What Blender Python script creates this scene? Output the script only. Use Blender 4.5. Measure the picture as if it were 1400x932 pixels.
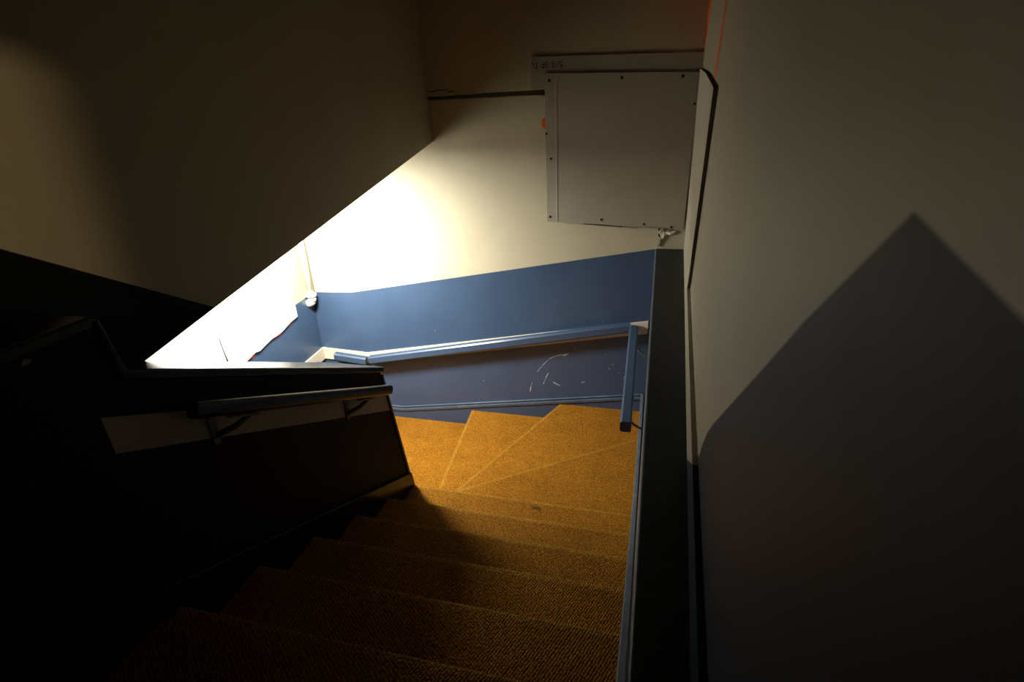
import bpy, bmesh, math, random
from mathutils import Vector, Matrix

for o in list(bpy.data.objects):
    bpy.data.objects.remove(o)
random.seed(7)
SC = bpy.context.scene
COL = SC.collection
# Everything below is written with the eye point as origin (x right, y along the flight, z up);
# ZO lifts the whole place so that the lowest floor is at z = 0.
ZO = 3.59

# ------------------------------------------------------------------ camera
cam_d = bpy.data.cameras.new('camera')
cam = bpy.data.objects.new('camera', cam_d)
COL.objects.link(cam)
R = ((0.968, 0.064, -0.241), (0.246, -0.409, 0.879), (-0.042, -0.910, -0.412))
cam_m = Matrix([[R[i][0], -R[i][1], -R[i][2]] for i in range(3)]).to_quaternion().to_matrix().to_4x4()
cam.matrix_world = Matrix.Translation((0, 0, ZO)) @ cam_m
cam_d.sensor_width = 36.0
cam_d.lens = 742 / 1400 * 36
cam_d.clip_start = 0.01
cam_d.dof.use_dof = True
cam_d.dof.focus_distance = 3.4
cam_d.dof.aperture_fstop = 4.5
SC.camera = cam

# ------------------------------------------------------------------ world, lamps, exposure
w = bpy.data.worlds.new('world')
SC.world = w
w.use_nodes = True
w.node_tree.nodes['Background'].inputs[0].default_value = (0, 0, 0, 1)
w.node_tree.nodes['Background'].inputs[1].default_value = 0.0
SC.view_settings.view_transform = 'Standard'
SC.view_settings.look = 'None'
SC.view_settings.gamma = 1.0
SC.view_settings.use_curve_mapping = False
SC.view_settings.exposure = 0.0


def lamp(name, loc, power, radius, col):
    d = bpy.data.lights.new(name, 'POINT')
    d.energy = power
    d.shadow_soft_size = radius
    d.color = col
    o = bpy.data.objects.new(name, d)
    o.location = (loc[0], loc[1], loc[2] + ZO)
    COL.objects.link(o)
    return o


# round panel lamp fixed under the sloping soffit, over the quarter landing
ad = bpy.data.lights.new('soffit_lamp', 'AREA')
ad.shape = 'DISK'
ad.size = 0.34
ad.energy = 152
ad.color = (1.0, 0.985, 0.93)
ao = bpy.data.objects.new('soffit_lamp', ad)
ao.location = (-2.38, 3.02, -0.53 + ZO)
ao.rotation_euler = (math.radians(13), 0, 0)
COL.objects.link(ao)
# warm corridor lamp, unseen, beyond the added light-shaping opening behind the camera
lamp('corridor_lamp', (-0.04, -1.8, 0.90), 185, 0.022, (1.0, 0.74, 0.44))


# ------------------------------------------------------------------ materials
def new_mat(name):
    m = bpy.data.materials.new(name)
    m.use_nodes = True
    nt = m.node_tree
    return m, nt, nt.nodes['Principled BSDF']


def N(nt, t, **kw):
    n = nt.nodes.new(t)
    for k, v in kw.items():
        if k.startswith('i_'):
            n.inputs[k[2:].replace('_', ' ')].default_value = v
        else:
            setattr(n, k, v)
    return n


def rgba(c):
    return (c[0], c[1], c[2], 1)


def paint(name, col, rough=0.5, var=0.12, scale=3.0, bump=0.05, spec=0.4, grime=None, grime_amt=0.0, gscale=1.6):
    m, nt, b = new_mat(name)
    tc = N(nt, 'ShaderNodeTexCoord')
    n1 = N(nt, 'ShaderNodeTexNoise', i_Scale=scale, i_Detail=6.0, i_Roughness=0.6)
    nt.links.new(tc.outputs['Object'], n1.inputs['Vector'])
    cr = N(nt, 'ShaderNodeValToRGB')
    cr.color_ramp.elements[0].position = 0.3
    cr.color_ramp.elements[1].position = 0.7
    cr.color_ramp.elements[0].color = rgba([c * (1 - var) for c in col])
    cr.color_ramp.elements[1].color = rgba([min(1, c * (1 + var)) for c in col])
    nt.links.new(n1.outputs['Fac'], cr.inputs['Fac'])
    out = cr.outputs['Color']
    if grime:
        n2 = N(nt, 'ShaderNodeTexNoise', i_Scale=gscale, i_Detail=8.0, i_Roughness=0.7)
        nt.links.new(tc.outputs['Object'], n2.inputs['Vector'])
        mr = N(nt, 'ShaderNodeMapRange')
        mr.inputs['From Min'].default_value = 0.52
        mr.inputs['From Max'].default_value = 0.75
        mr.inputs['To Max'].default_value = grime_amt
        nt.links.new(n2.outputs['Fac'], mr.inputs['Value'])
        mx = N(nt, 'ShaderNodeMix', data_type='RGBA')
        nt.links.new(mr.outputs['Result'], mx.inputs['Factor'])
        nt.links.new(out, mx.inputs['A'])
        mx.inputs['B'].default_value = rgba(grime)
        out = mx.outputs['Result']
    nt.links.new(out, b.inputs['Base Color'])
    b.inputs['Roughness'].default_value = rough
    b.inputs['Specular IOR Level'].default_value = spec
    if bump:
        n3 = N(nt, 'ShaderNodeTexNoise', i_Scale=60.0, i_Detail=4.0)
        nt.links.new(tc.outputs['Object'], n3.inputs['Vector'])
        bp = N(nt, 'ShaderNodeBump')
        bp.inputs['Strength'].default_value = bump
        bp.inputs['Distance'].default_value = 0.01
        nt.links.new(n3.outputs['Fac'], bp.inputs['Height'])
        nt.links.new(bp.outputs['Normal'], b.inputs['Normal'])
    return m


def carpet(name, a, c, dark):
    m, nt, b = new_mat(name)
    tc = N(nt, 'ShaderNodeTexCoord')
    mp = N(nt, 'ShaderNodeMapping')
    mp.inputs['Rotation'].default_value = (0, 0, 0.5)
    mp.inputs['Scale'].default_value = (1.0, 0.75, 1.0)
    # unroll tread and riser into one flat pattern: (x, y + z)
    sx = N(nt, 'ShaderNodeSeparateXYZ')
    nt.links.new(tc.outputs['Object'], sx.inputs[0])
    ad_ = N(nt, 'ShaderNodeMath', operation='ADD')
    nt.links.new(sx.outputs['Y'], ad_.inputs[0])
    nt.links.new(sx.outputs['Z'], ad_.inputs[1])
    cx = N(nt, 'ShaderNodeCombineXYZ')
    nt.links.new(sx.outputs['X'], cx.inputs['X'])
    nt.links.new(ad_.outputs[0], cx.inputs['Y'])
    nt.links.new(cx.outputs[0], mp.inputs['Vector'])
    vo = N(nt, 'ShaderNodeTexVoronoi', voronoi_dimensions='2D', i_Scale=120.0, i_Randomness=0.35)
    nt.links.new(mp.outputs['Vector'], vo.inputs['Vector'])
    no = N(nt, 'ShaderNodeTexNoise', i_Scale=4.5, i_Detail=8.0, i_Roughness=0.7)
    nt.links.new(tc.outputs['Object'], no.inputs['Vector'])
    cr = N(nt, 'ShaderNodeValToRGB')
    cr.color_ramp.elements[0].position = 0.32
    cr.color_ramp.elements[1].position = 0.68
    cr.color_ramp.elements[0].color = rgba(a)
    cr.color_ramp.elements[1].color = rgba(c)
    nt.links.new(no.outputs['Fac'], cr.inputs['Fac'])
    mr = N(nt, 'ShaderNodeMapRange')
    mr.inputs['From Min'].default_value = 0.22
    mr.inputs['From Max'].default_value = 0.60
    mr.inputs['To Max'].default_value = 0.8
    nt.links.new(vo.outputs['Distance'], mr.inputs['Value'])
    mx = N(nt, 'ShaderNodeMix', data_type='RGBA')
    nt.links.new(mr.outputs['Result'], mx.inputs['Factor'])
    nt.links.new(cr.outputs['Color'], mx.inputs['A'])
    mx.inputs['B'].default_value = rgba(dark)
    # lighter and darker loops, a few millimetres across
    n5 = N(nt, 'ShaderNodeTexNoise', i_Scale=130.0, i_Detail=3.0, i_Roughness=0.75)
    cx.inputs['Z'].default_value = 0.0035
    nt.links.new(cx.outputs[0], n5.inputs['Vector'])
    m5 = N(nt, 'ShaderNodeMapRange')
    m5.inputs['From Min'].default_value = 0.36
    m5.inputs['From Max'].default_value = 0.66
    m5.inputs['To Min'].default_value = 0.55
    m5.inputs['To Max'].default_value = 1.45
    nt.links.new(n5.outputs['Fac'], m5.inputs['Value'])
    vm = N(nt, 'ShaderNodeVectorMath', operation='SCALE')
    nt.links.new(mx.outputs['Result'], vm.inputs[0])
    nt.links.new(m5.outputs['Result'], vm.inputs['Scale'])
    # small dark specks trodden into the pile
    n4 = N(nt, 'ShaderNodeTexNoise', i_Scale=22.0, i_Detail=2.0)
    nt.links.new(tc.outputs['Object'], n4.inputs['Vector'])
    m4 = N(nt, 'ShaderNodeMapRange')
    m4.inputs['From Min'].default_value = 0.70
    m4.inputs['From Max'].default_value = 0.78
    m4.inputs['To Max'].default_value = 0.6
    nt.links.new(n4.outputs['Fac'], m4.inputs['Value'])
    mx2 = N(nt, 'ShaderNodeMix', data_type='RGBA')
    nt.links.new(m4.outputs['Result'], mx2.inputs['Factor'])
    nt.links.new(vm.outputs['Vector'], mx2.inputs['A'])
    mx2.inputs['B'].default_value = rgba(dark)
    nt.links.new(mx2.outputs['Result'], b.inputs['Base Color'])
    b.inputs['Roughness'].default_value = 0.95
    b.inputs['Specular IOR Level'].default_value = 0.1
    b.inputs['Sheen Weight'].default_value = 0.0
    b.inputs['Sheen Tint'].default_value = (0.9, 0.6, 0.2, 1)
    bp = N(nt, 'ShaderNodeBump', invert=True)
    bp.inputs['Strength'].default_value = 0.9
    bp.inputs['Distance'].default_value = 0.0045
    nt.links.new(vo.outputs['Distance'], bp.inputs['Height'])
    nt.links.new(bp.outputs['Normal'], b.inputs['Normal'])
    return m


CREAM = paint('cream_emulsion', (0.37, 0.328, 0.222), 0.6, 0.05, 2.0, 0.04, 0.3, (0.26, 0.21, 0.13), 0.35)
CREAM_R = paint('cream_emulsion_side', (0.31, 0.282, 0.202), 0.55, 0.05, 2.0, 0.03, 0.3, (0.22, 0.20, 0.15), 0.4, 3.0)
CREAM_S = paint('cream_emulsion_shaded', (0.29, 0.252, 0.168), 0.6, 0.05, 2.0, 0.04, 0.3, (0.21, 0.175, 0.11), 0.35)  # same cream, darkened: the spine wall's shade is put into the colour
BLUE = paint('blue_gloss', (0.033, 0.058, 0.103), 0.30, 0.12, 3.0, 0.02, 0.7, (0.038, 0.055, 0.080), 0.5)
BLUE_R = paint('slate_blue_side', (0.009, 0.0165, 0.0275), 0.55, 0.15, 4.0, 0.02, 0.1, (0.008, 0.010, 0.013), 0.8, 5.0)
BLUE_W = paint('blue_woodwork', (0.055, 0.072, 0.100), 0.3, 0.1, 5.0, 0.03, 0.5, (0.16, 0.18, 0.20), 0.4, 9.0)
RAILB = paint('blue_rail_paint', (0.037, 0.062, 0.105), 0.30, 0.08, 5.0, 0.02, 0.5)
NAVY = paint('navy_woodwork', (0.003, 0.005, 0.008), 0.22, 0.1, 5.0, 0.02, 0.22)
CHAR = paint('charcoal_ledge', (0.014, 0.019, 0.021), 0.55, 0.2, 14.0, 0.08, 0.3, (0.06, 0.065, 0.06), 0.45, 18.0)
STRING = paint('worn_grey_string', (0.085, 0.097, 0.110), 0.4, 0.2, 12.0, 0.05, 0.4, (0.17, 0.18, 0.18), 0.5, 14.0)
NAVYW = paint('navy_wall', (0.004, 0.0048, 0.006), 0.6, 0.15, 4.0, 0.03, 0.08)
BANDC = paint('cream_band', (0.22, 0.185, 0.13), 0.6, 0.06, 5.0, 0.03, 0.3)
BOARDC = paint('cream_board', (0.50, 0.44, 0.33), 0.5, 0.05, 5.0, 0.03, 0.3)
GYPS = paint('grey_plasterboard', (0.27, 0.243, 0.185), 0.75, 0.04, 6.0, 0.03, 0.2)
GYPL = paint('pale_plasterboard', (0.34, 0.31, 0.245), 0.75, 0.04, 6.0, 0.03, 0.2)
GYPE = paint('plasterboard_core', (0.09, 0.08, 0.065), 0.9, 0.2, 40.0, 0.3, 0.1)
GYPW = paint('white_plasterboard', (0.80, 0.78, 0.72), 0.7, 0.03, 6.0, 0.03, 0.2)
PIPEW = paint('white_pipe', (0.80, 0.78, 0.68), 0.35, 0.03, 6.0, 0.0, 0.5)
PLAST = paint('bare_plaster', (0.55, 0.50, 0.40), 0.9, 0.2, 30.0, 0.4, 0.1)
BLACK = paint('black_hole', (0.004, 0.004, 0.004), 0.8, 0.0, 5.0, 0.0, 0.1)
METAL = paint('dark_bracket_metal', (0.015, 0.014, 0.013), 0.45, 0.1, 20.0, 0.05, 0.5)
BRASS = paint('worn_bracket_metal', (0.20, 0.15, 0.10), 0.45, 0.2, 20.0, 0.05, 0.5)
INK = paint('printed_ink', (0.02, 0.02, 0.02), 0.8, 0.0, 5.0, 0.0, 0.1)
SCUFF = paint('white_scuff', (0.45, 0.45, 0.43), 0.9, 0.2, 30.0, 0.0, 0.1)
ORANGE = paint('orange_spray', (0.75, 0.10, 0.01), 0.8, 0.1, 30.0, 0.0, 0.1)
# greasy hand mark in the side-wall paint, near the peak of the dado
_nt = BLUE_R.node_tree
_b = _nt.nodes['Principled BSDF']
_src = _b.inputs['Base Color'].links[0].from_socket
_tc = N(_nt, 'ShaderNodeTexCoord')
_mp = N(_nt, 'ShaderNodeMapping')
_mp.inputs['Location'].default_value = (0.0, 1.245 * 14, -0.985 * 14)
_mp.inputs['Scale'].default_value = (0, 14, 14)
_nt.links.new(_tc.outputs['Object'], _mp.inputs['Vector'])
_nz = N(_nt, 'ShaderNodeTexNoise', i_Scale=2.5, i_Detail=5.0)
_nt.links.new(_mp.outputs['Vector'], _nz.inputs['Vector'])
_ln = N(_nt, 'ShaderNodeVectorMath', operation='LENGTH')
_nt.links.new(_mp.outputs['Vector'], _ln.inputs[0])
_sb = N(_nt, 'ShaderNodeMath', operation='MULTIPLY_ADD')
_sb.inputs[1].default_value = 1.6
_nt.links.new(_nz.outputs['Fac'], _sb.inputs[0])
_nt.links.new(_ln.outputs['Value'], _sb.inputs[2])
_mr = N(_nt, 'ShaderNodeMapRange')
_mr.inputs['From Min'].default_value = 0.8
_mr.inputs['From Max'].default_value = 1.5
_mr.inputs['To Min'].default_value = 0.6
_mr.inputs['To Max'].default_value = 0.0
_nt.links.new(_sb.outputs[0], _mr.inputs['Value'])
_mx = N(_nt, 'ShaderNodeMix', data_type='RGBA')
_nt.links.new(_mr.outputs['Result'], _mx.inputs['Factor'])
_nt.links.new(_src, _mx.inputs['A'])
_mx.inputs['B'].default_value = (0.004, 0.005, 0.006, 1)
_nt.links.new(_mx.outputs['Result'], _b.inputs['Base Color'])
PLAIN = paint('dull_ceiling', (0.10, 0.09, 0.07), 0.8, 0.05, 3.0, 0.0, 0.2)
CARP = carpet('orange_loop_carpet', (0.24, 0.094, 0.006), (0.34, 0.142, 0.009), (0.08, 0.028, 0.002))
CARPW = carpet('worn_nosing_carpet', (0.26, 0.118, 0.010), (0.36, 0.168, 0.016), (0.14, 0.07, 0.008))


# ------------------------------------------------------------------ helpers
def mesh_obj(name, verts, faces, mats, fm=None, parent=None, base=None, smooth=False):
    """one mesh object. verts are eye-centred; base = its origin (eye-centred)."""
    if parent is not None:
        base = parent['_b']
    if base is None:
        base = (sum(v[0] for v in verts) / len(verts), sum(v[1] for v in verts) / len(verts), min(v[2] for v in verts))
    base = tuple(base)
    me = bpy.data.meshes.new(name)
    me.from_pydata([(v[0] - base[0], v[1] - base[1], v[2] - base[2]) for v in verts], [], faces)
    if not isinstance(mats, (list, tuple)):
        mats = [mats]
    for m in mats:
        me.materials.append(m)
    if fm:
        for p, k in zip(me.polygons, fm):
            p.material_index = k
    bm = bmesh.new()
    bm.from_mesh(me)
    bmesh.ops.recalc_face_normals(bm, faces=bm.faces)
    bm.to_mesh(me)
    bm.free()
    if smooth:
        for p in me.polygons:
            p.use_smooth = True
    me.update()
    o = bpy.data.objects.new(name, me)
    COL.objects.link(o)
    if parent is None:
        o.location = (base[0], base[1], base[2] + ZO)
    else:
        o.parent = parent
    o['_b'] = list(base)
    return o


def thing(name, base, label, cat, group=None):
    o = bpy.data.objects.new(name, None)
    o.empty_display_size = 0.05
    COL.objects.link(o)
    o.location = (base[0], base[1], base[2] + ZO)
    o['_b'] = list(base)
    return tag(o, label, cat, group)


def tag(o, label, cat, group=None):
    o['label'] = label
    o['category'] = cat
    if group:
        o['group'] = group
    return o


def struct(o, label=None):
    o['kind'] = 'structure'
    if label:
        o['label'] = label
    return o


def bevel(o, width, seg=2, angle=35):
    md = o.modifiers.new('bevel', 'BEVEL')
    md.width = width
    md.segments = seg
    md.limit_method = 'ANGLE'
    md.angle_limit = math.radians(angle)
    md.harden_normals = False
    return o


class Geo:
    """collects closed prisms into one mesh"""
    def __init__(s):
        s.v, s.f, s.m = [], [], []

    def prism(s, poly, ext, mat=0, sidemat=None):
        n = len(poly)
        k = len(s.v)
        s.v += [tuple(p) for p in poly]
        s.v += [tuple(p[i] + ext[i] for i in range(3)) for p in poly]
        s.f.append(list(range(k, k + n)))
        s.m.append(mat)
        s.f.append(list(range(k + 2 * n - 1, k + n - 1, -1)))
        s.m.append(mat)
        for i in range(n):
            j = (i + 1) % n
            s.f.append([k + i, k + j, k + n + j, k + n + i])
            s.m.append(mat if sidemat is None else sidemat)
        return s

    def box(s, a, b, mat=0):
        return s.prism([(a[0], a[1], a[2]), (b[0], a[1], a[2]), (b[0], b[1], a[2]), (a[0], b[1], a[2])], (0, 0, b[2] - a[2]), mat)

    def tube(s, pts, r, n=12, mat=0, prof=None):
        k0 = len(s.v)
        rings = []
        for i, p in enumerate(pts):
            p = Vector(p)
            d = (Vector(pts[min(i + 1, len(pts) - 1)]) - Vector(pts[max(i - 1, 0)])).normalized()
            up = Vector((0, 0, 1)) if abs(d.z) < 0.95 else Vector((0, 1, 0))
            a = d.cross(up).normalized()
            u = a.cross(d).normalized()
            rr = r[i] if isinstance(r, (list, tuple)) else r
            ring = []
            pr = prof or [(math.cos(2 * math.pi * q / n) * rr, math.sin(2 * math.pi * q / n) * rr) for q in range(n)]
            for (x, y) in pr:
                q = p + a * x + u * y
                ring.append(len(s.v))
                s.v.append(tuple(q))
            rings.append(ring)
        for A, B in zip(rings, rings[1:]):
            L = len(A)
            for q in range(L):
                s.f.append([A[q], A[(q + 1) % L], B[(q + 1) % L], B[q]])
                s.m.append(mat)
        s.f.append(rings[0][::-1]); s.m.append(mat)
        s.f.append(rings[-1]); s.m.append(mat)
        return s

    def build(s, name, mats, parent=None, base=None, smooth=False):
        return mesh_obj(name, s.v, s.f, mats, s.m, parent, base, smooth)


def on_yz(x, pts):
    return [(x, y, z) for y, z in pts]


def on_xz(y, pts):
    return [(x, y, z) for x, z in pts]


# ------------------------------------------------------------------ main dimensions
G, RISE = 0.30, 0.15           # going and rise
Y0, Z0 = 2.36, -2.09           # nosing of the last straight step
XL = -1.31                     # face of the half wall
FAR = 3.93
LEFT = -2.88
LAND = Z0 + 5 * RISE           # upper landing -1.34
QZ = Z0 - 4 * RISE             # quarter landing -2.69
LOW = QZ - 6 * RISE            # lower floor
TOP = 1.2
BACK = -0.8


def xr(y):
    return 0.118 + 0.027 * y   # right wall, not quite parallel to the flight


def nose(y):
    return Z0 + 0.5 * (Y0 - y)


# ------------------------------------------------------------------ setting: walls
# far wall: blue below a dado line that falls with the winders, cream above
g = Geo()
dado = [(LEFT - 0.1, -1.500), (-2.49, -1.485), (0.0, -1.045), (0.36, -1.04)]
g.prism(on_xz(FAR, [(LEFT - 0.1, LOW - 0.1), (0.36, LOW - 0.1)] + dado[::-1]), (0, 0.1, 0), 1)
g.prism(on_xz(FAR, dado + [(0.36, -0.006), (-1.2, -0.008), (LEFT - 0.1, -0.012)]), (0, 0.1, 0), 0)
g.prism(on_xz(FAR + 0.06, [(LEFT - 0.1, -0.02), (0.36, -0.02), (0.36, TOP), (LEFT - 0.1, TOP)]), (0, 0.04, 0), 0)
wall_far = struct(g.build('wall_far', [CREAM, BLUE], base=(-1.3, FAR, LOW)))

# thicker plaster on the upper part of the far wall, its lower lip broken and cracked
lip = [(-1.62, 0.018), (-1.566, 0.016), (-1.49, 0.014), (-1.40, 0.020), (-1.32, 0.019), (-1.245, 0.021), (-1.1, 0.024), (-0.99, 0.025), (-0.85, 0.027), (-0.7, 0.026), (0.36, 0.03)]
g = Geo().prism(on_xz(FAR - 0.035, lip + [(0.36, TOP), (-1.62, TOP)]), (0, 0.095, 0), 0)
wu = struct(g.build('wall_far_upper', [CREAM], base=(-0.6, FAR, 0.0)))
crack = [(-1.60, 0.047), (-1.55, 0.044), (-1.53, 0.051), (-1.50, 0.053), (-1.49, 0.048), (-1.465, 0.052), (-1.44, 0.036), (-1.40, 0.040)]
g = Geo()
for a, b in zip(crack, crack[1:]):
    g.prism(on_xz(FAR - 0.0352, [(a[0], a[1]), (b[0], b[1]), (b[0], b[1] + 0.006), (a[0], a[1] + 0.005)]), (0, 0.004, 0))
g.build('crack', [BLACK], parent=wu)

# left wall
g = Geo()
g.prism(on_yz(LEFT, [(BACK, LOW - 0.1), (FAR, LOW - 0.1), (FAR, -1.51), (3.4, -1.545), (2.4, -1.9), (BACK, -3.4)]), (-0.1, 0, 0), 1)
g.prism(on_yz(LEFT, [(BACK, -3.4), (2.4, -1.9), (3.4, -1.545), (FAR, -1.51), (FAR, TOP), (BACK, TOP)]), (-0.1, 0, 0), 0)
wall_left = struct(g.build('wall_left', [CREAM, BLUE], base=(LEFT, 1.6, LOW)))

# right wall above the ledge, with its peaked dado line
peak = [(BACK, -0.090), (0.208, -0.077), (0.318, -0.062), (0.374, -0.105), (0.483, -0.189), (0.635, -0.316), (0.829, -0.476),
        (1.04, -0.650), (1.125, -0.727), (1.19, -0.80), (1.27, -0.905), (1.33, -1.15)]
g = Geo()


def on_right(pts, off=0.0):
    return [(xr(y) + off, y, z) for y, z in pts]


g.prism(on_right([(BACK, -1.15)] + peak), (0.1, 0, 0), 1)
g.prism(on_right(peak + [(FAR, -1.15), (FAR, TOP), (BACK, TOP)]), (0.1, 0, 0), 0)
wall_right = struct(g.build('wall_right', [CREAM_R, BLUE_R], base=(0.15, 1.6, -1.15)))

# low skirting upstand on the ledge, painted with the wall
g = Geo()


def upstand(y0, y1, y0t, y1t, mat):
    a = [(xr(y0) - 0.015, y0, -1.04), (xr(y1) - 0.015, y1, -1.04), (xr(y1t) - 0.015, y1t, -0.905), (xr(y0t) - 0.015, y0t, -0.905)]
    b = [(xr(y0), y0, -1.04), (xr(y1), y1, -1.04), (xr(y1t), y1t, -0.905), (xr(y0t), y0t, -0.905)]
    k = len(g.v)
    g.v += a + b
    g.f += [[k, k + 1, k + 2, k + 3], [k + 7, k + 6, k + 5, k + 4], [k, k + 4, k + 5, k + 1], [k + 1, k + 5, k + 6, k + 2], [k + 2, k + 6, k + 7, k + 3], [k + 3, k + 7, k + 4, k]]
    g.m += [mat] * 6


upstand(BACK, 1.45, BACK, 1.24, 1)
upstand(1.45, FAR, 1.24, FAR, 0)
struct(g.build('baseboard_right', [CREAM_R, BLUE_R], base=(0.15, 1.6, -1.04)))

# thick lower wall beside the flight; its flat top is the dark ledge
g = Geo()
rb = 0.010
prof = [(0.0, LOW - 0.1), (0.0, -1.04 - rb)]
for q in range(1, 5):
    a = math.pi / 2 * q / 4
    prof.append((rb - rb * math.cos(a), -1.04 - rb + rb * math.sin(a)))
prof += [(0.36, -1.04), (0.36, LOW - 0.1)]
k = len(prof)
for yy in (BACK, FAR):
    off = 0.004 * (yy - 0.7)
    g.v += [(x + max(0, off), yy, z) for x, z in prof]
for i in range(k):
    j = (i + 1) % k
    g.f.append([i, j, k + j, k + i])
    g.m.append(1 if prof[i][1] >= -1.0401 and prof[j][1] >= -1.0401 else 0)
g.f += [list(range(k)), list(range(2 * k - 1, k - 1, -1))]
g.m += [0, 0]
struct(g.build('wall_ledge', [BLUE_W, CHAR], base=(0.15, 1.6, LOW)))

# upper spine wall, hanging above the opening; its lower edge slopes
ED = [(BACK, -1.112), (1.231, -0.756), (1.60, -0.6915), (FAR, -0.285)]
g = Geo()
g.prism(on_yz(-1.61, [ED[0], ED[1], ED[2], (0.989, -0.300), (0.62, -0.07), (BACK, -0.07)]), (-0.1, 0, 0), 1)
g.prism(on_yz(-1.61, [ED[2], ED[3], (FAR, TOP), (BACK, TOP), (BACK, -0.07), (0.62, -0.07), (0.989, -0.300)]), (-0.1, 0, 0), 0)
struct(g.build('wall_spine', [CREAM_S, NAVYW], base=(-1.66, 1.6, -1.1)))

# sloping soffit over the lower flight
g = Geo()
g.prism([(-1.71, BACK, -1.112), (-1.71, FAR, -0.285), (-1.71, FAR, -0.20), (-1.71, BACK, -1.0)], (LEFT + 1.71, 0, 0), 0)
struct(g.build('ceiling_soffit', [PLAIN]))
struct(Geo().box((LEFT, BACK, TOP), (0.36, FAR, TOP + 0.1)).build('ceiling', [PLAIN]))

# half wall between the two flights: navy with a cream band under the cap
HT = [(BACK, -0.47), (0.92, -0.47), (0.945, -0.628), (2.208, -1.262)]
END_B = (2.47, -2.70)
g = Geo()
bandT = [(0.860, -0.690), (2.233, -1.400)]
bandB = [(0.862, -0.800), (2.252, -1.512)]
top = [(BACK, -0.47), (0.92, -0.47), (0.94, -0.628), (2.208, -1.262), (2.233, -1.400), (0.860, -0.690), (BACK, -0.690)]
g.prism(on_yz(XL, top), (-0.29, 0, 0), 0)
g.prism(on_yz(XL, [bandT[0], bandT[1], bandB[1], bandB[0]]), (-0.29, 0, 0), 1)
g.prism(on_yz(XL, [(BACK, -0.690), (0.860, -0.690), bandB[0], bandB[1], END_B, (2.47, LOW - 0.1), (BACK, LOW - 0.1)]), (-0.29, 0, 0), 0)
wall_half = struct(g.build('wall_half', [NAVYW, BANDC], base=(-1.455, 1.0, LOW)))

# capping of the half wall: level, a short drop, then raking
g = Geo()


def capseg(a, b, t=0.030):
    d = Vector((0, b[0] - a[0], b[1] - a[1])).normalized()
    n = Vector((0, -d.z, d.y)) * t
    P = [(-1.298, a[0], a[1]), (-1.298, b[0], b[1]), (-1.298, b[0] + n.y, b[1] + n.z), (-1.298, a[0] + n.y, a[1] + n.z)]
    g.prism(P, (-0.314, 0, 0))


capseg((BACK, -0.47), (0.922, -0.47))
capseg((0.945, -0.628), (2.222, -1.269))
trim1 = struct(g.build('trim_1', [NAVY], base=(-1.455, 1.0, -1.27)), 'dark glossy capping along the top of the half wall')
bevel(trim1, 0.008, 3)
g = Geo().prism(on_yz(-1.298, [(0.925, -0.455), (0.937, -0.455), (0.960, -0.612), (0.940, -0.625)]), (-0.314, 0, 0))
bevel(struct(g.build('trim_2', [NAVY]), 'short upright capping where the half wall steps up'), 0.003, 2)
# end board of the half wall
g = Geo().prism(on_yz(-1.303, [(2.200, -1.275), (2.222, -1.275), (2.484, -2.70), (2.462, -2.70)]), (-0.302, 0, 0))
bevel(struct(g.build('trim_3', [NAVY]), 'dark board closing the end of the half wall'), 0.004, 2)

# unseen wall added behind the camera; its opening is cut to shape warm light
g = Geo()
g.box((-0.50, BACK - 0.1, LAND - 0.1), (0.3, BACK, TOP))
g.box((LEFT, BACK - 0.1, LOW - 0.1), (-1.31, BACK, TOP))
g.box((-1.31, BACK - 0.1, 0.675), (-0.50, BACK, TOP))
g.box((-1.31, BACK - 0.1, LOW - 0.1), (-0.50, BACK, 0.40))
g.box((-0.50, BACK - 0.1, LOW - 0.1), (0.3, BACK, LAND - 0.1))
struct(g.build('wall_back_light_mask', [PLAIN], base=(-1.3, BACK, LOW)))
struct(Geo().box((-1.31, BACK, LAND - 0.12), (0.0, Y0 - 5 * G - 0.30, LAND)).build('floor_landing', [CARP]))
struct(Geo().box((LEFT, BACK, LOW - 0.1), (-1.60, 1.0, LOW)).build('floor_lower', [CARP]))


# ------------------------------------------------------------------ carpeted stairs
stairs = thing('staircase', (-0.66, 2.36, LOW), 'winding staircase in orange looped carpet, turning left below the blue wall', 'stairs')


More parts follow.
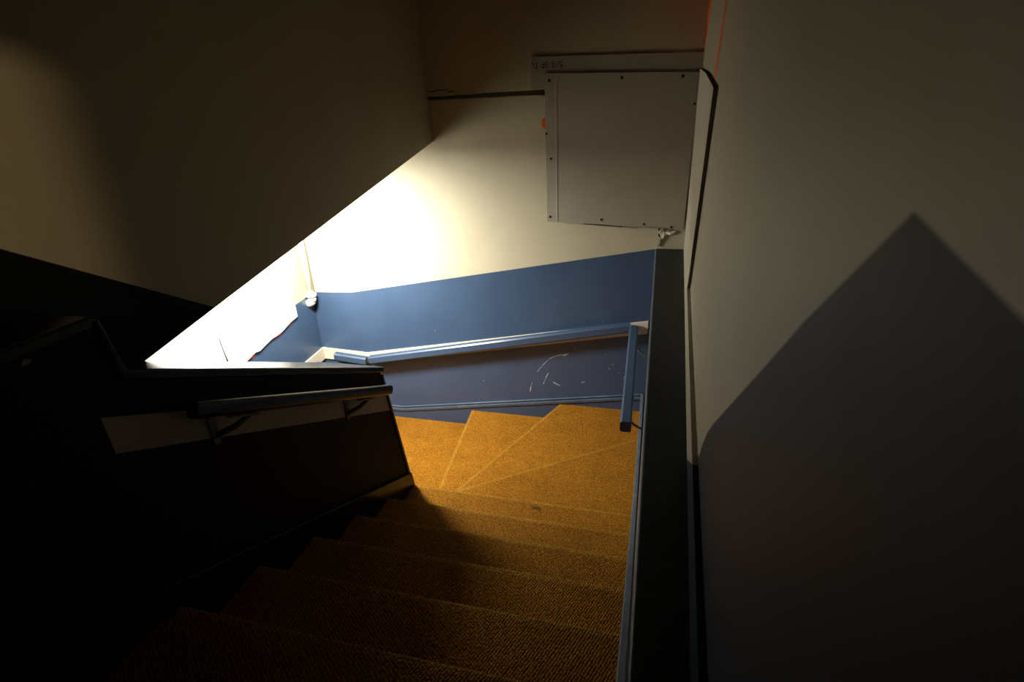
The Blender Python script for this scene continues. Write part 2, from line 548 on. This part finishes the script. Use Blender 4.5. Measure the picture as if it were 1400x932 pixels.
def carpet_step(poly, z, nosed, h=RISE + 0.05, r=0.012, over=0.016, worn=0.026):
    """poly: plan outline, counter-clockwise; nosed: indices of the edges that are nosings (rounded, worn)."""
    bm = bmesh.new()
    n = len(poly)
    vs = [bm.verts.new((p[0], p[1], z)) for p in poly]
    f = bm.faces.new(vs)
    bm.normal_update()
    if f.normal.z < 0:
        f.normal_flip()
    ret = bmesh.ops.extrude_face_region(bm, geom=[f])
    for e in ret['geom']:
        if isinstance(e, bmesh.types.BMVert):
            e.co.z = z - h
    bm.verts.ensure_lookup_table()
    # pull the foot of each nosing back so that the riser rakes inward
    es = []
    for i in nosed:
        a, b = vs[i], vs[(i + 1) % n]
        for e in bm.edges:
            if set(e.verts) == {a, b}:
                es.append(e)
        ea, eb = Vector(a.co), Vector(b.co)
        d = (eb - ea).normalized()
        inn = Vector((-d.y, d.x, 0))
        for v in bm.verts:
            if v.co.z < z - 0.01 and ((v.co.xy - ea.xy).length < 1e-5 or (v.co.xy - eb.xy).length < 1e-5):
                v.co += inn * over
    bm.normal_update()
    b = bmesh.ops.bevel(bm, geom=es, offset=r, segments=4, profile=0.5, affect='EDGES')
    bmesh.ops.recalc_face_normals(bm, faces=bm.faces)
    # a worn strip runs along each nosing
    lines = [(Vector(poly[i]), (Vector(poly[(i + 1) % n]) - Vector(poly[i])).normalized()) for i in nosed]
    for p0, d in lines:
        q = p0 + Vector((-d.y, d.x)) * worn
        geom = [x for x in bm.faces if x.normal.z > 0.99]
        geom += list({e for x in geom for e in x.edges}) + list({v for x in geom for v in x.verts})
        bmesh.ops.bisect_plane(bm, geom=geom, dist=1e-6, plane_co=(q.x, q.y, z), plane_no=(-d.y, d.x, 0))
    for fc in bm.faces:
        c = fc.calc_center_median()
        fc.material_index = 1 if c.z > z - 0.02 and any((c.xy - p0).dot(Vector((-d.y, d.x))) < worn for p0, d in lines) else 0
    me = bpy.data.meshes.new('step')
    base = Vector(stairs['_b'])
    bmesh.ops.translate(bm, verts=bm.verts, vec=-base)
    bm.to_mesh(me)
    bm.free()
    me.materials.append(CARP)
    me.materials.append(CARPW)
    o = bpy.data.objects.new('step', me)
    COL.objects.link(o)
    o.parent = stairs
    return o


XS = -0.004
for i in range(5, -1, -1):
    yn = Y0 - G * i
    carpet_step([(XL, yn - G - 0.02), (XS, yn - G - 0.02), (XS, yn), (XL, yn)], Z0 + RISE * i, [2])
PV = (-1.31, 2.385)
A1 = (XS, 3.318)
B1 = (-0.677, FAR)
C1 = (-1.479, FAR)
carpet_step([(-1.31, 2.32), (XS, 2.32), A1, (-1.29, 2.395)], Z0 - RISE, [2])
carpet_step([(-1.29, 2.36), (XS, 3.27), (XS, FAR), B1, (-1.305, 2.395)], Z0 - 2 * RISE, [3])
carpet_step([(-1.29, 2.37), (-0.65, FAR), C1, (-1.341, 2.40)], Z0 - 3 * RISE, [2])
carpet_step([(-1.32, 2.40), (-1.44, FAR), (LEFT, FAR), (LEFT, 2.45), (-1.61, 2.45), (-1.61, 2.50), (-1.42, 2.50)], QZ, [3])
for j in range(1, 6):
    yn = 2.45 - G * j
    carpet_step([(-1.602, yn + G + 0.02), (LEFT, yn + G + 0.02), (LEFT, yn), (-1.602, yn)], QZ - RISE * j, [2])

# dark tread smudge on the last straight step
g = Geo()
c = (-0.535, 2.30)
pts = []
for q in range(14):
    a = 2 * math.pi * q / 14
    rr = 1 + random.uniform(-0.3, 0.3)
    pts.append((c[0] + 0.030 * math.cos(a) * rr, c[1] + 0.016 * math.sin(a) * rr, Z0 + 0.0005))
g.prism(pts, (0, 0, 0.001))
sm = g.build('smudge', [paint('trodden_gum', (0.07, 0.04, 0.01), 0.9, 0.2, 50, 0.2, 0.1)], parent=stairs)

# ------------------------------------------------------------------ skirtings
# far wall skirting: board with a beaded top
g = Geo()
sk = [(LEFT, -2.575), (-2.145, -2.575), (0.0, -2.228)]


def sk_strip(dz0, dz1, y, mat=0):
    up = [(x, z + dz1) for x, z in sk]
    dn = [(x, z + dz0) for x, z in sk]
    g.prism(on_xz(y, dn + up[::-1]), (0, FAR - y, 0), mat)


sk_strip(-0.40, -0.046, FAR - 0.018, 1)
sk_strip(-0.046, -0.020, FAR - 0.026, 0)
sk_strip(-0.020, -0.010, FAR - 0.016, 1)
sk_strip(-0.010, 0.0, FAR - 0.020, 0)
bb = struct(g.build('baseboard_far', [BLUE_W, BLUE], base=(-1.4, FAR, -2.9)))
bevel(bb, 0.004, 2)
# stair string on the right, following the flight then level on the winders
pts = [(0.80, nose(0.80) + 0.085), (2.50, nose(2.50) + 0.085), (FAR, -2.235), (FAR, -3.0), (2.5, -2.7), (0.80, -1.75)]
g = Geo().prism(on_yz(-0.020, pts), (0.024, 0, 0))
bevel(struct(g.build('baseboard_ledge', [STRING], base=(0, 2.2, -3.0))), 0.004, 2)
# stair string at the foot of the half wall
pts = [(0.80, nose(0.80) + 0.085), (2.348, nose(2.348) + 0.085), (2.385, -2.2), (2.47, -2.70), (0.80, -1.75)]
g = Geo().prism(on_yz(XL + 0.020, pts), (-0.02, 0, 0))
bevel(struct(g.build('baseboard_half', [NAVY], base=(XL, 1.6, -2.3))), 0.004, 2)

# ------------------------------------------------------------------ handrails
RP = [(-0.022, -0.034), (0.022, -0.034), (0.030, -0.024), (0.030, 0.024), (0.020, 0.034), (-0.020, 0.034), (-0.030, 0.024), (-0.030, -0.024)]


def rail_far(name, a, b, label, brs, wall='far'):
    """chamfered rectangular rail from a to b with small brackets to the wall"""
    t = thing(name, ((a[0] + b[0]) / 2, (a[1] + b[1]) / 2, min(a[2], b[2]) - 0.04), label, 'handrail', 'blue handrails round the turn')
    Geo().tube([a, b], 1, prof=RP).build('rail', [RAILB], parent=t)
    for q in brs:
        p = [a[i] + (b[i] - a[i]) * q for i in range(3)]
        g = Geo()
        if wall == 'far':
            g.tube([(p[0] - 0.035, p[1] + 0.012, p[2] - 0.030), (p[0] - 0.035, FAR - 0.012, p[2] - 0.048)], 0.006, 8).build('bracket', [BRASS], parent=t)
            g = Geo().tube([(p[0] + 0.035, p[1] + 0.012, p[2] - 0.030), (p[0] + 0.035, FAR - 0.012, p[2] - 0.048)], 0.006, 8)
        elif wall == 'left':
            g.tube([(p[0] - 0.012, p[1], p[2] - 0.030), (LEFT + 0.012, p[1], p[2] - 0.05)], 0.006, 8)
        else:
            g.tube([(p[0] + 0.010, p[1], p[2] - 0.030), (-0.045, p[1], p[2] - 0.075), (0.0, p[1], p[2] - 0.10)], 0.007, 8)
        g.build('bracket', [BRASS], parent=t)
    return t


rail_far('handrail', (-2.370, 3.862, -2.084), (-0.125, 3.862, -1.629), 'long blue handrail sloping across the far wall above the winders', [0.18, 0.47, 0.95])
rail_far('handrail', (-2.715, 3.862, -2.075), (-2.405, 3.862, -2.098), 'short level blue handrail on the far wall beside the pipe corner', [0.25, 0.75])
rail_far('handrail', (LEFT + 0.065, 3.76, -2.125), (LEFT + 0.065, 2.70, -2.20), 'blue handrail on the left wall, just showing over the half wall cap', [0.3, 0.8], 'left')
rail_far('handrail', (-0.081, 2.49, -1.625), (-0.095, 3.60, -1.535), 'short blue handrail hanging over the carpet beside the dark ledge', [0.12, 0.85], 'right')

# cream painted board behind the rails, round the corner
g = Geo()
tp = [(LEFT, -2.030), (-2.43, -2.050), (0.0, -1.598)]
bt = [(LEFT, -2.140), (-2.40, -2.152), (0.0, -1.700)]
g.prism(on_xz(FAR - 0.012, bt + tp[::-1]), (0, 0.012, 0))
g.prism(on_yz(LEFT + 0.012, [(FAR - 0.012, -2.140), (FAR - 0.012, -2.030), (2.6, -2.10), (2.6, -2.21)]), (-0.012, 0, 0))
struct(g.build('trim_4', [BOARDC], base=(-1.4, FAR, -2.15)), 'cream painted board behind the blue rails')

# round dark rail on the half wall
t = thing('handrail', (-1.24, 1.6, -1.36), 'dark rounded handrail on black brackets over the cream band of the half wall', 'handrail')
a, b = (-1.240, 1.05, -0.775), (-1.240, 2.150, -1.322)
d = (Vector(b) - Vector(a)).normalized()
OV = [(0.021 * math.copysign(abs(math.cos(q)) ** 0.7, math.cos(q)), 0.026 * math.copysign(abs(math.sin(q)) ** 0.7, math.sin(q))) for q in [2 * math.pi * k / 20 for k in range(20)]]
o = Geo().tube([a, b], 1, prof=OV).build('rail', [NAVY], parent=t)
bevel(o, 0.005, 3)
for yb in (1.16, 1.865):
    zr = a[2] + (yb - a[1]) * (b[2] - a[2]) / (b[1] - a[1])
    g = Geo()
    g.box((XL, yb - 0.013, zr - 0.145), (XL + 0.006, yb + 0.013, zr - 0.045))
    pl = g.build('bracket', [METAL], parent=t)
    g = Geo().tube([(XL + 0.004, yb + 0.002, zr - 0.115), (-1.27, yb + 0.05, zr - 0.105), (-1.245, yb + 0.10, zr - 0.085)], [0.011, 0.010, 0.008], 8)
    g.build('arm', [METAL], parent=pl)
    g = Geo()
    ra = yb + 0.06
    zz = a[2] + (ra - a[1]) * (b[2] - a[2]) / (b[1] - a[1]) - 0.029
    g.prism([(-1.250, ra - 0.055, zz + 0.022), (-1.230, ra - 0.055, zz + 0.022), (-1.230, ra + 0.065, zz - 0.038), (-1.250, ra + 0.065, zz - 0.038)], (0, 0, -0.006))
    g.build('saddle', [METAL], parent=pl)

# ------------------------------------------------------------------ plasterboard on the far wall
hd = thing('plasterboard_strip', (-0.3, FAR - 0.04, 0.03), 'long plasterboard strip with printed lettering, above and behind the big square sheet', 'plasterboard')
Geo().prism(on_xz(FAR - 0.050, [(-0.850, 0.034), (0.222, 0.028), (0.222, 0.190), (-0.847, 0.222)]), (0, 0.013, 0), 0).build('board', [GYPS], parent=hd)
FONT = {'5': ["11111", "10000", "11110", "00001", "00001", "10001", "01110"], '/': ["00001", "00010", "00010", "00100", "01000", "01000", "10000"],
        '8': ["01110", "10001", "10001", "01110", "10001", "10001", "01110"], 'G': ["01110", "10001", "10000", "10111", "10001", "10001", "01110"],
        'P': ["11110", "10001", "10001", "11110", "10000", "10000", "10000"], 'T': ["11111", "00100", "00100", "00100", "00100", "00100", "00100"],
        'w': ["00000", "00000", "10001", "10001", "10101", "10101", "01010"]}


def lettering(txt, x_right, z_mid, px):
    """dot-matrix print standing upside down on the strip"""
    g = Geo()
    k = 0
    for ch in txt:
        if ch == ' ':
            k += 4
            continue
        for r_, row in enumerate(FONT[ch]):
            for c_, bit in enumerate(row):
                if bit == '1':
                    x = x_right - (k + c_) * px * 0.82
                    z = z_mid - (3 - r_) * px
                    if x - px * 0.8 < -0.846:
                        continue
                    g.prism(on_xz(FAR - 0.0505, [(x - px * 0.9, z), (x, z), (x, z + px * 0.98), (x - px * 0.9, z + px * 0.98)]), (0, 0.0006, 0))
        k += 6
    return g


lettering('5/8 GP Tw', -0.640, 0.168, 0.0052).build('printed_lettering', [INK], parent=hd)['kind'] = 'stuff'

sh = thing('plasterboard_sheet', (-0.27, FAR - 0.05, -0.87), 'big square grey plasterboard sheet screwed to the far wall', 'plasterboard')
YF = FAR - 0.066
g = Geo().prism(on_xz(YF, [(-0.757, -0.843), (-0.36, -0.858), (-0.25, -0.866), (0.02, -0.872), (0.192, -0.893), (0.216, 0.083), (-0.757, 0.123)]), (0, 0.013, 0), 0, 1)
bevel(g.build('sheet', [GYPS, GYPL], parent=sh), 0.002, 1)
Geo().prism(on_xz(YF - 0.0025, [(-0.690, -0.845), (-0.678, -0.845), (-0.676, 0.118), (-0.688, 0.118)]), (0, 0.003, 0)).build('tapered_edge', [GYPL], parent=sh)
Geo().prism(on_xz(YF + 0.014, [(-0.50, -0.860), (-0.22, -0.872), (-0.22, -0.880), (-0.36, -0.872)]), (0, 0.03, 0)).build('torn_paper', [GYPE], parent=sh)
for (x, z) in [(-0.727, 0.077), (-0.260, 0.073), (0.110, 0.064), (0.192, -0.096), (-0.750, -0.247), (-0.722, -0.409), (-0.732, -0.807), (-0.366, -0.824), (-0.072, -0.851), (0.111, -0.870)]:
    g = Geo()
    rr = 0.0095 if z > 0 else 0.0075
    g.prism([(x + rr * math.cos(2 * math.pi * q / 12), YF - 0.003, z + rr * 1.1 * math.sin(2 * math.pi * q / 12)) for q in range(12)], (0, 0.004, 0))
    g.build('screw', [BLACK], parent=sh)

# narrow sheet on the right wall beside it
g = Geo()


def on_side(pts, off):
    return [(xr(y) + off, y, z) for y, z in pts]


g.prism(on_side([(3.86, 0.10), (2.88, 0.055), (2.07, -0.005), (2.28, -0.345), (2.60, -0.845), (2.66, -0.900), (3.86, -0.900)], -0.016), (0.015, 0, 0), 0, 1)
tag(g.build('plasterboard_offcut', [GYPL, GYPE]), 'narrow pale plasterboard offcut with dark cut edge on the right wall', 'plasterboard')

# sheets on the left wall with a ragged lower edge
g = Geo()
low = [(3.66, -1.62), (3.55, -1.632), (3.45, -1.660), (3.38, -1.668), (3.30, -1.668), (3.19, -1.690), (3.15, -1.700), (3.10, -1.690), (3.0, -1.712), (2.94, -1.722), (2.90, -1.738), (2.835, -1.725)]
g.prism(on_yz(LEFT + 0.002, low + [(2.80, -0.62), (3.655, -0.45)]), (0.013, 0, 0), 0)
tag(g.build('plasterboard_sheet', [GYPW]), 'bright white plasterboard sheet with ragged bottom edge beside the pipe', 'plasterboard', 'white sheets on the left wall')
g = Geo()
low = [(2.826, -1.70), (2.75, -1.74), (2.55, -1.78), (2.3, -1.90), (1.75, -2.05)]
g.prism(on_yz(LEFT + 0.002, low + [(1.75, -0.80), (2.790, -0.62)]), (0.013, 0, 0), 0)
tag(g.build('plasterboard_sheet', [GYPW]), 'bright white plasterboard sheet left of the thin seam, low behind the half wall', 'plasterboard', 'white sheets on the left wall')

# ------------------------------------------------------------------ white pipe in the corner
pp = thing('waste_pipe', (-2.835, 3.86, -1.60), 'white vertical pipe with elbow in the bright far left corner', 'pipe')
px_, py_ = -2.838, 3.862
Geo().tube([(px_, py_, -0.38), (px_, py_, -1.50)], 0.025, 20).build('pipe_run', [PIPEW], parent=pp, smooth=False)
pts = []
for q in range(7):
    a = math.pi / 2 * q / 6
    pts.append((px_ - 0.045 * (1 - math.cos(a)), py_, -1.53 - 0.045 * math.sin(a)))
Geo().tube([(px_, py_, -1.49)] + pts, 0.036, 20).build('elbow', [PIPEW], parent=pp)
Geo().tube([(px_, py_, -1.488), (px_, py_, -1.515)], 0.042, 20).build('collar', [PIPEW], parent=pp)
for o in pp.children:
    for p in o.data.polygons:
        p.use_smooth = len(p.vertices) == 4

# ------------------------------------------------------------------ wear: chips, scuffs, spray paint
def sliver(pts, wd, y, name, mat, parent, t=0.0008):
    g = Geo()
    for (a, b) in zip(pts, pts[1:]):
        d = Vector((b[0] - a[0], b[1] - a[1]))
        n = Vector((-d.y, d.x)).normalized() * wd * random.uniform(0.5, 1.2)
        g.prism(on_xz(y - t, [(a[0] - n.x, a[1] - n.y), (b[0] - n.x * 0.6, b[1] - n.y * 0.6), (b[0] + n.x * 0.6, b[1] + n.y * 0.6), (a[0] + n.x, a[1] + n.y)]), (0, t + 0.0005, 0))
    return g.build(name, [mat], parent=parent)


for ps, wd in [([(-0.870, -2.108), (-0.82, -2.04), (-0.763, -1.977), (-0.70, -1.945), (-0.624, -1.926)], 0.0026), ([(-0.650, -1.945), (-0.61, -1.920)], 0.006),
               ([(-0.822, -2.222), (-0.80, -2.16), (-0.777, -2.113)], 0.0024), ([(-0.917, -2.216), (-0.93, -2.26), (-0.938, -2.304)], 0.0035),
               ([(-0.735, -2.196), (-0.70, -2.215), (-0.679, -2.222)], 0.005), ([(-0.50, -2.178), (-0.472, -2.168)], 0.0045)]:
    sliver(ps, wd, FAR, 'scuff_mark', SCUFF, wall_far)
for (x, z) in [(-0.20, -2.06), (-0.25, -1.99), (-0.31, -1.90), (-0.28, -2.03), (-0.16, -2.10), (-0.56, -1.88), (-1.35, -2.24), (-0.34, -1.62), (-1.75, -1.79), (-0.10, -1.95)]:
    rr = random.uniform(0.003, 0.006)
    g = Geo().prism([(x + rr * math.cos(2 * math.pi * q / 7) * random.uniform(.7, 1.2), FAR - 0.0008, z + rr * math.sin(2 * math.pi * q / 7) * random.uniform(.7, 1.2)) for q in range(7)], (0, 0.001, 0))
    g.build('paint_chip', [SCUFF], parent=wall_far)
# broken plaster where the ledge meets the far wall
for (x, z, sx, sz) in [(0.055, -0.930, 0.022, 0.035), (0.095, -0.925, 0.030, 0.014), (0.035, -0.985, 0.010, 0.045), (0.13, -0.915, 0.02, 0.010)]:
    n = 9
    g = Geo().prism([(x + sx * math.cos(2 * math.pi * q / n) * random.uniform(.6, 1.2), FAR - random.uniform(0.006, 0.02), z + sz * math.sin(2 * math.pi * q / n) * random.uniform(.6, 1.2)) for q in range(n)], (0, 0.03, 0))
    g.build('plaster_flake', [PLAST], parent=wall_far)
for ps, wd in [([(0.030, -0.895), (0.040, -0.915), (0.032, -0.94), (0.045, -0.955)], 0.006), ([(0.10, -0.905), (0.125, -0.90), (0.15, -0.93)], 0.004)]:
    sliver(ps, wd, FAR - 0.004, 'crack', BLACK, wall_far, 0.004)

# pale knock in the paint of the half wall, a dark joint between the left sheets, orange paint below them
n = 9
g = Geo().prism([(XL + 0.0008, 0.762 + 0.010 * math.cos(2 * math.pi * q / n) * random.uniform(.6, 1.2), -0.487 - 0.008 * math.sin(2 * math.pi * q / n) * random.uniform(.6, 1.2)) for q in range(n)], (-0.001, 0, 0))
g.build('paint_chip', [BANDC], parent=wall_half)
g = Geo().prism([(LEFT + 0.0158, 2.800, -1.44), (LEFT + 0.0158, 2.808, -1.44), (LEFT + 0.0158, 2.832, -1.72), (LEFT + 0.0158, 2.822, -1.72)], (-0.012, 0, 0))
g.build('joint', [BLACK], parent=wall_left)
for (y, z) in [(3.40, -1.677), (3.06, -1.713), (3.55, -1.645)]:
    g = Geo().prism([(LEFT + 0.0008, y + 0.05 * math.cos(2 * math.pi * q / 10), z + 0.014 * math.sin(2 * math.pi * q / 10)) for q in range(10)], (-0.001, 0, 0))
    g.build('spray_mark', [ORANGE], parent=wall_left)
# orange spray marks
def blob(name, parent, mapf, n, pts, ext, mat=ORANGE):
    g = Geo().prism([mapf(p) for p in pts], ext)
    return g.build(name, [mat], parent=parent)


sp = [(-0.775 + 0.020 * math.cos(2 * math.pi * q / 12), -0.185 + 0.036 * math.sin(2 * math.pi * q / 12)) for q in range(12)]
blob('spray_mark', wall_far, lambda p: (p[0], FAR - 0.0008, p[1]), 0, sp, (0, 0.001, 0))
blob('spray_mark', wall_right, lambda p: (xr(p[0]) - 0.0008, p[0], p[1]), 0, [(2.42, 0.02), (2.30, 0.03), (2.06, 0.27), (2.04, 0.40), (2.10, 0.40), (2.13, 0.27)], (0.001, 0, 0))
blob('spray_mark', wall_right, lambda p: (xr(p[0]) - 0.0008, p[0], p[1]), 0, [(3.89, 0.20), (3.70, 0.26), (3.35, 0.52), (3.30, 0.9), (3.89, 0.9)], (0.001, 0, 0))

for o in bpy.data.objects:
    if '_b' in o.keys():
        del o['_b']
